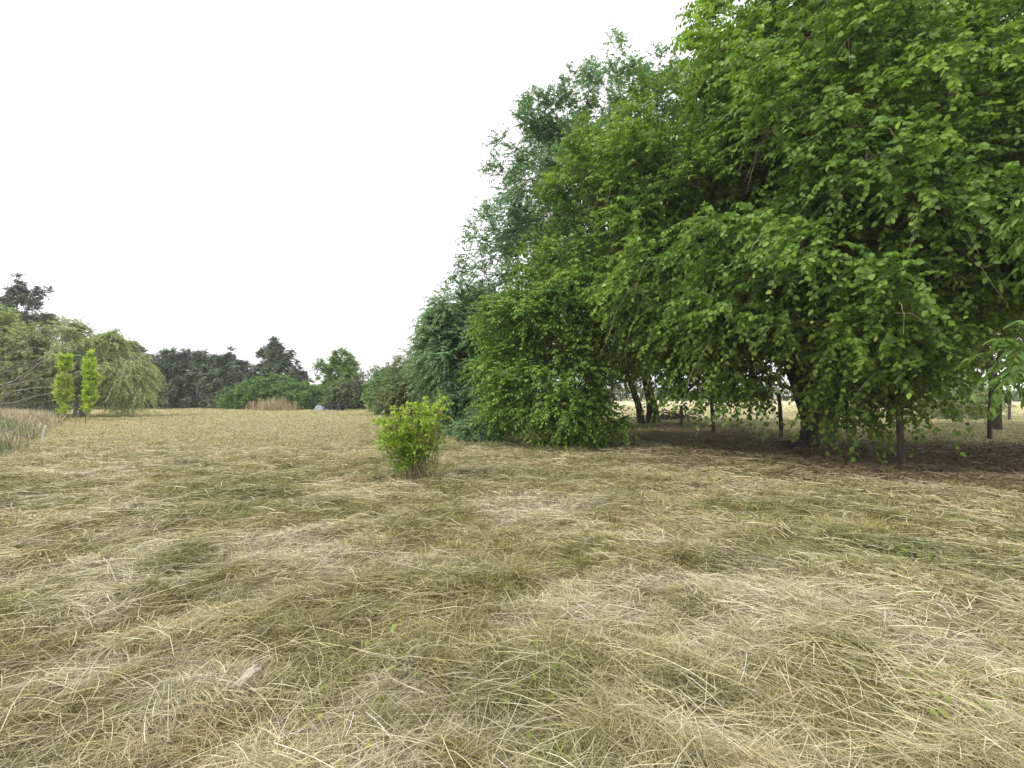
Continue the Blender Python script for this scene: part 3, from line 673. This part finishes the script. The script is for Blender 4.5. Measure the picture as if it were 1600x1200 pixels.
# ------------------------------------------------------------------ the small leafy bush in the open field
def stem_bush():
    r = np.random.default_rng(201)
    base = G(655, 750); base[2] = float(terrain(base[:1], base[1:2])[0])
    root = bpy.data.objects.new('leafy_bush', None); sc.collection.objects.link(root); root.location = base
    tag(root, 'small yellow-green bush with many bare pale stems at its foot, alone in the open field', 'bush')
    wood = MB(); crown = MB(); n = 84
    bx = r.normal(0, .12, n); by = r.normal(0, .10, n)
    tx = r.uniform(-.74, .36, n); ty = r.normal(0, .24, n)
    hh = np.where(tx > .02, r.uniform(1.0, 1.5, n), r.uniform(.85, 1.45, n) * (1 - .25 * np.abs(tx + .1)))
    hh = hh * 1.06; hh[:8] = [1.74, 1.62, 1.55, 1.6, 1.5, 1.5, 1.4, 1.45]; tx[:8] = [.16, .05, .28, -.18, .33, -.35, -.5, .2]
    t = np.linspace(0, 1, 9)
    p = np.zeros((n, 9, 3))
    cur = t ** 1.15
    p[:, :, 0] = base[0] + bx[:, None] + (tx - bx * .3)[:, None] * cur + r.normal(0, .012, (n, 9))
    p[:, :, 1] = base[1] + by[:, None] + ty[:, None] * cur + r.normal(0, .012, (n, 9))
    p[:, :, 2] = base[2] - .03 + hh[:, None] * (t - .10 * np.abs(tx)[:, None] * t ** 3)
    strips(wood, p, np.broadcast_to(np.linspace(.0095, .0028, 9), (n, 9)) * r.uniform(.7, 1.3, (n, 1)), .5, 0, 5)
    # side shoots
    m = 560; si = r.integers(0, n, m); st = r.uniform(.30, 1.0, m) ** .85; 
    f = st * 8; k0 = np.minimum(f.astype(int), 7); fr = (f - k0)[:, None]
    sp = p[si, k0] * (1 - fr) + p[si, k0 + 1] * fr
    sd = norm(rvec(m, r) * [1, 1, .4] + [-.15, -.1, .45])
    sl = r.uniform(.08, .34, m); tt = np.linspace(0, 1, 4)
    q = sp[:, None] + sd[:, None] * (sl[:, None] * tt)[..., None]; q[:, :, 2] -= .5 * sl[:, None] * tt ** 2
    strips(wood, q, np.broadcast_to(np.array([.003, .0025, .002, .001]), (m, 4)), .5, 0, 3)
    nl = 8; li = np.repeat(np.arange(m), nl); kk = np.tile(np.arange(nl), m); t1 = (kk + 1) / nl
    pos = sp[li] + sd[li] * (sl[li] * t1)[:, None]; pos[:, 2] -= .5 * sl[li] * t1 ** 2
    ld = norm(sd[li] * .5 + rvec(m * nl, r) * .8 - [0, 0, .35])
    nm = norm(np.array([0, 0, .8]) + rvec(m * nl, r) * .6)
    leaves(crown, pos, ld, nm, r.uniform(.045, .09, m * nl), r.uniform(.03, .052, m * nl), np.clip(.5 + .3 * (pos[:, 2] - base[2] - .8) + r.normal(0, .2, m * nl), 0, 1))
    # sparse small leaves low on the stems
    m2 = 260; si = r.integers(0, n, m2); kk = r.integers(1, 5, m2); pos = p[si, kk] + r.normal(0, .015, (m2, 3))
    leaves(crown, pos, norm(rvec(m2, r)), rvec(m2, r), r.uniform(.025, .055, m2), r.uniform(.015, .03, m2), r.uniform(.2, .8, m2))
    wood.build('stems', [M['stem']], root, base); crown.build('foliage', [M['bushleaf']], root, base)
    # dug soil and clippings at its foot
    mb = MB(); m3 = 500; a = r.uniform(0, 6.28, m3); d = r.random(m3) ** .6 * .42
    x = base[0] + .12 + np.cos(a) * d; y = base[1] - .05 + np.sin(a) * d * .8
    pos = np.stack([x, y, terrain(x, y) + .05 * (1 - d / .42) + r.uniform(0, .03, m3)], -1)
    leaves(mb, pos, norm(rvec(m3, r) * [1, 1, .3]), norm(rvec(m3, r) + [0, 0, 1]), r.uniform(.02, .07, m3), r.uniform(.012, .03, m3), r.random(m3))
    tag(mb.build('leaf_litter', [M['litter']]), 'small heap of brown dead leaves and clippings around the foot of the lone bush', 'leaf litter', kind='stuff')
M['litter'] = leaf_mat('dead_leaf', [(0, (.07, .04, .028)), (.5, (.16, .095, .06)), (1, (.34, .25, .16))], .1, (1, .9, .7))
stem_bush()

# ------------------------------------------------------------------ posts and stakes
def post(name, label, cat, px, py, h, r0, mat, lean=(0, 0), group=None, seed=0, taper=.85, square=False):
    b = G(px, py); b[2] = float(terrain(b[:1], b[1:2])[0])
    mb = MB(); k = 8; t = np.linspace(0, 1, k)
    rr = np.random.default_rng(seed)
    pts = np.stack([b[0] + lean[0] * t + rr.normal(0, .006, k), b[1] + lean[1] * t + rr.normal(0, .006, k), b[2] - .08 + (h + .08) * t], -1)
    pts = np.concatenate([pts, pts[-1:] + [0, 0, .006]]); rad = np.append(r0 * (1 + (taper - 1) * t), .001)
    tube(mb, pts, rad, 4 if square else 10, .5, 0, .08)
    o = mb.build(name, [M[mat]], None, b, smooth=not square); o.location = b
    return tag(o, label, cat, group)
post('wooden_post', 'dark round wooden post nearest to the camera, right of the thick trunk under the branches', 'post', 1409, 727, 2.05, .064, 'postwood', (-.05, 0), 'wooden posts under the trees', 1)
post('wooden_post', 'dark round wooden post farthest right in the open, with a leafy twig hanging over it', 'post', 1546, 687, 2.4, .072, 'postwood', (.12, 0), 'wooden posts under the trees', 2)
post('wooden_post', 'thin wooden post just left of the thick trunk', 'post', 1222, 684, 1.6, .075, 'postwood', (-.08, 0), 'wooden posts under the trees', 3)
post('wooden_post', 'straight thin wooden post midway between the two leaning trunks and the thick trunk', 'post', 1115, 676, 2.3, .075, 'postwood', (-.12, 0), 'wooden posts under the trees', 4)
post('wooden_post', 'short dark post beside the brushwood pile right of the leaning trunks', 'post', 1065, 667, 1.0, .08, 'postwood', (0, 0), 'wooden posts under the trees', 5)
post('wooden_post', 'pale far post in the sunlit field behind the straight thin post', 'post', 1130, 651, 1.8, .09, 'postpale', (-.1, 0), 'posts in the far field', 6)
post('wooden_post', 'far greyish post left of the grey-green feathery shrub', 'post', 1470, 652, 2.0, .10, 'postpale', (0, 0), 'posts in the far field', 7)
post('wooden_post', 'far dark post seen through the leaves, between the nearest post and the feathery shrub', 'post', 1447, 640, 2.0, .16, 'postwood', (0, 0), 'posts in the far field', 8)
post('wooden_post', 'mossy post half hidden behind the leaves between thick trunk and nearest post', 'post', 1364, 668, 1.5, .09, 'postpale', (0, 0), 'wooden posts under the trees', 9)
post('wooden_post', 'slender dark post at the right picture edge beyond the open grass', 'post', 1577, 658, 1.7, .07, 'postwood', (.05, 0), 'posts in the far field', 10)
post('stake', 'short whitewashed stake leaning right at the left field edge', 'stake', 64, 690, .50, .028, 'stake', (.14, 0), None, 11, .9)
post('stake', 'thin pale stake standing left of the weeping willow trunk', 'stake', 96, 668, .62, .022, 'postpale', (0, 0), None, 12, .9)
post('stake', 'thin pale stake leaning beside the weeping willow trunk', 'stake', 116, 662, .75, .026, 'postpale', (.2, 0), None, 13, .9)
post('stake', 'thin grey stick supporting the right yellow-green sapling', 'stake', 134, 661, .9, .02, 'postwood', (0, 0), None, 14, .9)

# ------------------------------------------------------------------ upright dry weeds
def upright(name, X_, Y_, h, w, col, label, cat, kind='stuff', seed=0, lean=.25, parent=None):
    r = np.random.default_rng(seed); n = len(X_)
    z = terrain(X_, Y_); t = np.linspace(0, 1, 5)
    a = r.uniform(0, 6.28, n); ln = r.normal(0, lean, n) * h
    pts = np.stack([X_[:, None] + (np.cos(a) * ln)[:, None] * t ** 1.8, Y_[:, None] + (np.sin(a) * ln)[:, None] * t ** 1.8, z[:, None] + h[:, None] * t * (1 - .08 * t)], -1)
    b2 = r.uniform(0, 3.14, n); A = np.stack([np.cos(b2), np.sin(b2), 0 * b2], -1)
    wt = w[:, None] * np.array([.6, .7, .8, 1.3, .3]) / 2
    v = np.stack([pts - A[:, None] * wt[..., None], pts + A[:, None] * wt[..., None]], 2)
    b = np.arange(n)[:, None] * 10
    q = np.stack([b + np.array([k * 2, k * 2 + 1, k * 2 + 3, k * 2 + 2]) for k in range(4)], 1)
    me = make_mesh(name, v, q, [M['blade']], color=np.repeat(np.clip(col, .02, .85), 10, axis=0))
    return tag(link(name, me, parent), label, cat, kind=kind)
r = np.random.default_rng(301)
n = 44000; t = r.random(n) ** .8; off = np.abs(r.normal(0, 2.2, n)) * (.5 + t)
X_ = -12.6 - 18.6 * t - off; Y_ = 11.5 + 21 * t + off * .3 + r.normal(0, .5, n)
f = fbm(X_, Y_, 2.2, 305, 3)[:, None]; g2 = smooth(.36, .55, fbm(X_, Y_, 2.0, 309, 3))[:, None]
col = np.array([.47, .41, .27]) * (1 - g2) + np.array([.20, .25, .10]) * g2
pk = r.random(n) < .3; col[pk] = np.array([.50, .43, .29])
col = col * np.exp(r.normal(0, .25, (n, 1)))
upright('tall_weeds', X_, Y_, (.2 + .8 * f[:, 0] + .5 * g2[:, 0] * 0) * r.uniform(.4, 1.2, n) * smooth(-.3, 1.2, off), r.uniform(.005, .017, n) * (1 + Y_ / 25), col,
        'tangle of tall tan and green weeds along the left field edge', 'weeds', seed=302)
n = 1300; X_ = -25.3 + 1.5 * np.clip(r.normal(0, .75, n), -1.6, 1.6); Y_ = 50.2 + r.normal(0, .5, n)
hgt = r.uniform(.3, 1.75, n) * (.35 + 1.1 * fbm(X_, Y_, .6, 311, 2)) * (1 - .12 * np.abs(X_ + 25.1))
upright('dry_reeds', X_, Y_, hgt, r.uniform(.015, .04, n), np.array([.46, .385, .24]) * np.exp(r.normal(0, .3, (n, 1))),
        'standing tan dry reeds in front of the long low hedge', 'reeds', seed=303, lean=.08)
# green broad-leaved weeds in the mown grass
mb = MB(); cl = [(1430, 878), (1310, 840), (1380, 800), (1500, 850), (1560, 830), (1340, 905), (345, 810), (205, 900), (520, 1120), (1480, 1110), (900, 870), (620, 1010), (1180, 860), (1590, 900), (700, 800), (840, 1060)]
for j, (px, py) in enumerate(cl):
    c = G(px, py); m = 46 if px > 1200 else 22
    x = c[0] + r.normal(0, .17, m); y = c[1] + r.normal(0, .22, m)
    pos = np.stack([x, y, terrain(x, y) + r.uniform(.02, .07, m)], -1)
    leaves(mb, pos, norm(rvec(m, r) * [1, 1, .3] + [0, 0, .25]), norm(rvec(m, r) * .5 + [0, 0, 1]), r.uniform(.025, .06, m), r.uniform(.015, .035, m), r.uniform(.3, 1, m))
tag(mb.build('broadleaf_weeds', [M['yellowgreen']]), 'scattered low green leafy weeds poking through the mown hay', 'weeds', kind='stuff')
# fallen leaves under the trees
mb = MB(); m = 9000; x = 10.5 + r.normal(0, 4.2, m); y = 12.5 + r.normal(0, 2.8, m)
pos = np.stack([x, y, terrain(x, y) + r.uniform(.01, .07, m)], -1)
leaves(mb, pos, norm(rvec(m, r) * [1, 1, .3]), norm(rvec(m, r) * .6 + [0, 0, 1]), r.uniform(.04, .11, m), r.uniform(.03, .07, m), r.random(m) * .8)
tag(mb.build('fallen_leaves', [M['litter']]), 'brown fallen leaves lying under the huge tree', 'fallen leaves', kind='stuff')

# ------------------------------------------------------------------ small things
# brushwood pile
b = G(1050, 656); z0 = float(terrain(b[:1], b[1:2])[0]); mb = MB()
for k in range(90):
    a = r.uniform(0, math.pi); c = np.array([b[0] + r.normal(0, .75), b[1] + r.normal(0, .3), z0 + abs(r.normal(0, .26)) + .05]); L_ = r.uniform(.4, 1.1)
    d = np.array([math.cos(a), math.sin(a) * .4, r.normal(0, .3)]) * L_ / 2
    tube(mb, [c - d, c + r.normal(0, .04, 3), c + d], [.022, .018, .008], 5)
m = 900; pos = np.stack([b[0] + r.normal(0, .7, m), b[1] + r.normal(0, .3, m), z0 + np.abs(r.normal(0, .24, m))], -1)
leaves(mb, pos, rvec(m, r), rvec(m, r), r.uniform(.06, .13, m), r.uniform(.04, .07, m), r.random(m) * .5, 1)
o = mb.build('brushwood_pile', [M['darkbark'], M['litter']], None, (b[0], b[1], z0)); o.location = (b[0], b[1], z0)
tag(o, 'dark pile of cut brushwood and dead leaves beside the two leaning trunks', 'brush pile')
b = G(1236, 700); z0 = float(terrain(b[:1], b[1:2])[0]); mb = MB()
for k in range(40):
    a = r.uniform(0, math.pi); c = np.array([b[0] + r.normal(0, .3), b[1] + r.normal(0, .2), z0 + abs(r.normal(0, .07)) + .03]); L_ = r.uniform(.2, .6)
    d = np.array([math.cos(a), math.sin(a) * .6, r.normal(0, .15)]) * L_ / 2
    tube(mb, [c - d, c + r.normal(0, .03, 3), c + d], [.012, .01, .004], 5)
o = mb.build('brushwood_pile', [M['darkbark']], None, (b[0], b[1], z0)); o.location = (b[0], b[1], z0)
tag(o, 'low heap of dark twigs at the left foot of the thick trunk', 'brush pile')
# flake of bark on the hay
b = G(383, 1098); z0 = float(terrain(b[:1], b[1:2])[0]) + .10
nu, nv = 9, 7; U, V = np.meshgrid(np.linspace(-.5, .5, nu), np.linspace(-.5, .5, nv), indexing='ij')
ed = 1 + .18 * np.sin(U * 21) * (np.abs(V) > .4)
lx = U * .115 + .02 * (np.abs(U) > .45) * np.sin(V * 9); ly = V * .058 * ed
lz = .016 * (1 - (V * 2) ** 2) + .012 * np.sin(U * 5)
ca, sa = math.cos(math.radians(52)), math.sin(math.radians(52))
top = np.stack([b[0] + lx * ca - ly * sa, b[1] + lx * sa + ly * ca, z0 + lz + lx * sa * .25], -1)
bot = top - [0, 0, .007]
iv = np.arange(nu * nv).reshape(nu, nv); q1 = np.stack([iv[:-1, :-1], iv[1:, :-1], iv[1:, 1:], iv[:-1, 1:]], -1).reshape(-1, 4)
ring = np.concatenate([iv[:, 0], iv[-1, 1:], iv[::-1, -1][1:], iv[0, ::-1][1:]]); N_ = nu * nv
qs = np.stack([ring[:-1], ring[1:], ring[1:] + N_, ring[:-1] + N_], -1)
mb = MB(); mb.add(np.concatenate([top.reshape(-1, 3), bot.reshape(-1, 3)]), np.concatenate([q1, q1[:, ::-1] + N_, qs[:, ::-1]]), .5)
M['flake'] = bark_mat('bark_flake', (.33, .27, .20), (.52, .45, .36), 40)
o = mb.build('bark_flake', [M['flake']], None, (b[0], b[1], z0)); o.location = (b[0], b[1], z0)
tag(o, 'pale brown flake of bark lying on the hay near the camera', 'bark')
# sticks stuck in / lying on the grass
def stick(label, pts, r0, mat='flake', name='dry_stick'):
    pts = np.array(pts); mb = MB(); tube(mb, pts, np.linspace(r0, r0 * .5, len(pts)), 6, .5, 0, .1)
    o = mb.build(name, [M[mat]], None, pts[0], smooth=True); o.location = pts[0]; tag(o, label, 'stick')
def gp(px, py, dz=0.06):
    g = G(px, py); g[2] = float(terrain(g[:1], g[1:2])[0]) + dz; return g
a = gp(186, 828, -.02)
stick('thin pale dry stick standing upright in the grass at the left', [a, a + [.02, .0, .12], a + [.07, 0, .24], a + [.05, 0, .34]], .008)
stick('thin pale stick lying across the hay in the left foreground', [gp(162, 880), gp(170, 905, .08), gp(183, 930)], .008)
stick('short white stick lying on the hay right of centre', [gp(1163, 897), gp(1180, 899, .08), gp(1202, 903)], .009)
stick('crooked white stick pointing down in the centre-left foreground', [gp(432, 1128), gp(437, 1150, .08), gp(434, 1165), gp(446, 1192)], .004)
# leafless branches reaching in from the left edge
root = bpy.data.objects.new('bare_shrub', None); sc.collection.objects.link(root); bb = np.array([-13.2, 10.6, 0.0]); root.location = bb
tag(root, 'leafless shrub with long thin bare branches reaching in from the left picture edge', 'shrub')
mb = MB()
br = [[(-90, 690), (-30, 640), (0, 604), (60, 594), (112, 586)], [(-90, 690), (-40, 630), (0, 582), (35, 572), (75, 552)], [(-90, 690), (-30, 650), (0, 634), (40, 622), (84, 614)],
      [(-90, 690), (-30, 645), (0, 616), (45, 606), (100, 604)], [(-90, 690), (-30, 610), (0, 565), (22, 545), (50, 528)], [(-90, 690), (-20, 672), (0, 672), (26, 678), (52, 686)],
      [(0, 604), (30, 590), (60, 570), (88, 545), (104, 538)], [(-30, 640), (5, 625), (30, 600), (45, 575), (58, 566)]]
for k, pl in enumerate(br):
    yy = 10.6 + r.uniform(-.6, .6) * np.linspace(0, 1, len(pl))
    pp = np.array([P(px, py, y_) for (px, py), y_ in zip(pl, yy)])
    tt = np.linspace(0, len(pl) - 1, 14); pp = np.stack([np.interp(tt, range(len(pl)), pp[:, a_]) for a_ in range(3)], -1) + r.normal(0, .012, (14, 3))
    tube(mb, pp, np.linspace(.022, .005, 14), 5)
    for _ in range(9):
        k0 = r.integers(5, 13); d = norm((pp[k0] - pp[k0 - 1])[None])[0] + r.normal(0, .45, 3); L_ = r.uniform(.25, .7)
        tube(mb, [pp[k0], pp[k0] + d * L_ * .5, pp[k0] + d * L_ + [0, 0, .05]], [.006, .004, .002], 4)
mb.build('branches', [M['greybark']], root, bb)
# pale tarp heap and low trailer at the far end
b = np.array([-19.5, 48.2]); z0 = float(terrain(b[:1], b[1:])[0])
U, V = np.meshgrid(np.linspace(-1, 1, 15), np.linspace(-1, 1, 13), indexing='ij')
hz = np.clip(1 - np.maximum(np.abs(U), np.abs(V)) ** 3, 0, 1) * (.5 - .2 * U) + .06 * np.sin(U * 9) * np.cos(V * 7)
mb = MB(); iv = np.arange(15 * 13).reshape(15, 13)
mb.add(np.stack([b[0] + U * .5, b[1] + V * .45, z0 + np.maximum(hz, -.05)], -1), np.stack([iv[:-1, :-1], iv[1:, :-1], iv[1:, 1:], iv[:-1, 1:]], -1), .5)
M['tarp'], nt_, b_, _ = mat_new('tarp'); b_.inputs['Base Color'].default_value = (.22, .26, .31, 1); b_.inputs['Roughness'].default_value = .5
o = mb.build('tarp_heap', [M['tarp']], None, (b[0], b[1], z0), smooth=True); o.location = (b[0], b[1], z0)
tag(o, 'small heap under a pale blue-grey tarp at the right end of the low hedge', 'tarp')
root = bpy.data.objects.new('flatbed_trailer', None); sc.collection.objects.link(root); tz = float(terrain(np.array([-17.75]), np.array([48.0]))[0]); root.location = (-17.75, 48, tz)
tag(root, 'low dark flatbed trailer parked between the tarp heap and the olive bush', 'trailer')
M['steel'], nt_, b_, _ = mat_new('dark_steel'); b_.inputs['Base Color'].default_value = (.035, .037, .045, 1); b_.inputs['Roughness'].default_value = .6
M['rubber'], nt_, b_, _ = mat_new('rubber'); b_.inputs['Base Color'].default_value = (.02, .02, .02, 1); b_.inputs['Roughness'].default_value = .85
def box(mb, x0, x1, y0, y1, z0, z1):
    v = [(x, y, z) for z in (z0, z1) for y in (y0, y1) for x in (x0, x1)]
    mb.add(v, [(0, 2, 3, 1), (4, 5, 7, 6), (0, 1, 5, 4), (2, 6, 7, 3), (0, 4, 6, 2), (1, 3, 7, 5)], .5)
mb = MB(); box(mb, -1.0, 1.0, -.6, .6, .48, .56)
for x in (-.98, 0, .94): box(mb, x, x + .05, -.6, -.55, .565, .85)
box(mb, -.98, .99, -.61, -.56, .855, .90); box(mb, 1.003, 1.7, -.04, .04, .48, .54)
mb.build('bed', [M['steel']], root)
for sx in (-.35, .35):
    for sy in (-.66, .66):
        mb = MB(); th = np.linspace(0, 2 * math.pi, 17)[:-1]
        ring = np.stack([sx + .26 * np.cos(th), 0 * th + sy, .27 + .26 * np.sin(th)], -1); rings = np.concatenate([ring * [1, 0, 1] + [0, sy - .07, 0], ring * [1, 0, 1] + [0, sy + .07, 0]])
        kk = np.arange(16); qq = np.stack([kk, (kk + 1) % 16, (kk + 1) % 16 + 16, kk + 16], -1)
        cc = np.array([[sx, sy - .05, .27], [sx, sy + .05, .27]]); rings = np.concatenate([rings, cc])
        c1 = np.stack([kk[::2], (kk[::2] + 1) % 16, (kk[::2] + 2) % 16, 32 + 0 * kk[::2]], -1); c2 = np.stack([kk[::2] + 16, 33 + 0 * kk[::2], (kk[::2] + 2) % 16 + 16, (kk[::2] + 1) % 16 + 16], -1)
        mb.add(rings, np.concatenate([qq, c1, c2]), .5); mb.build('wheel', [M['rubber']], root)

# ------------------------------------------------------------------ thin summer haze over the whole place
mb = MB(); box(mb, -950, 950, -1030, 1060, -2.0, 26.0)
hm = bpy.data.materials.new('haze'); hm.use_nodes = True; hn = hm.node_tree; hn.nodes.remove(hn.nodes['Principled BSDF'])
hv = hn.nodes.new('ShaderNodeVolumePrincipled'); hv.inputs['Color'].default_value = (.96, .98, 1.0, 1); hv.inputs['Density'].default_value = .0008
hn.links.new(hv.outputs[0], hn.nodes['Material Output'].inputs['Volume'])
tag(mb.build('haze', [hm]), kind='stuff')
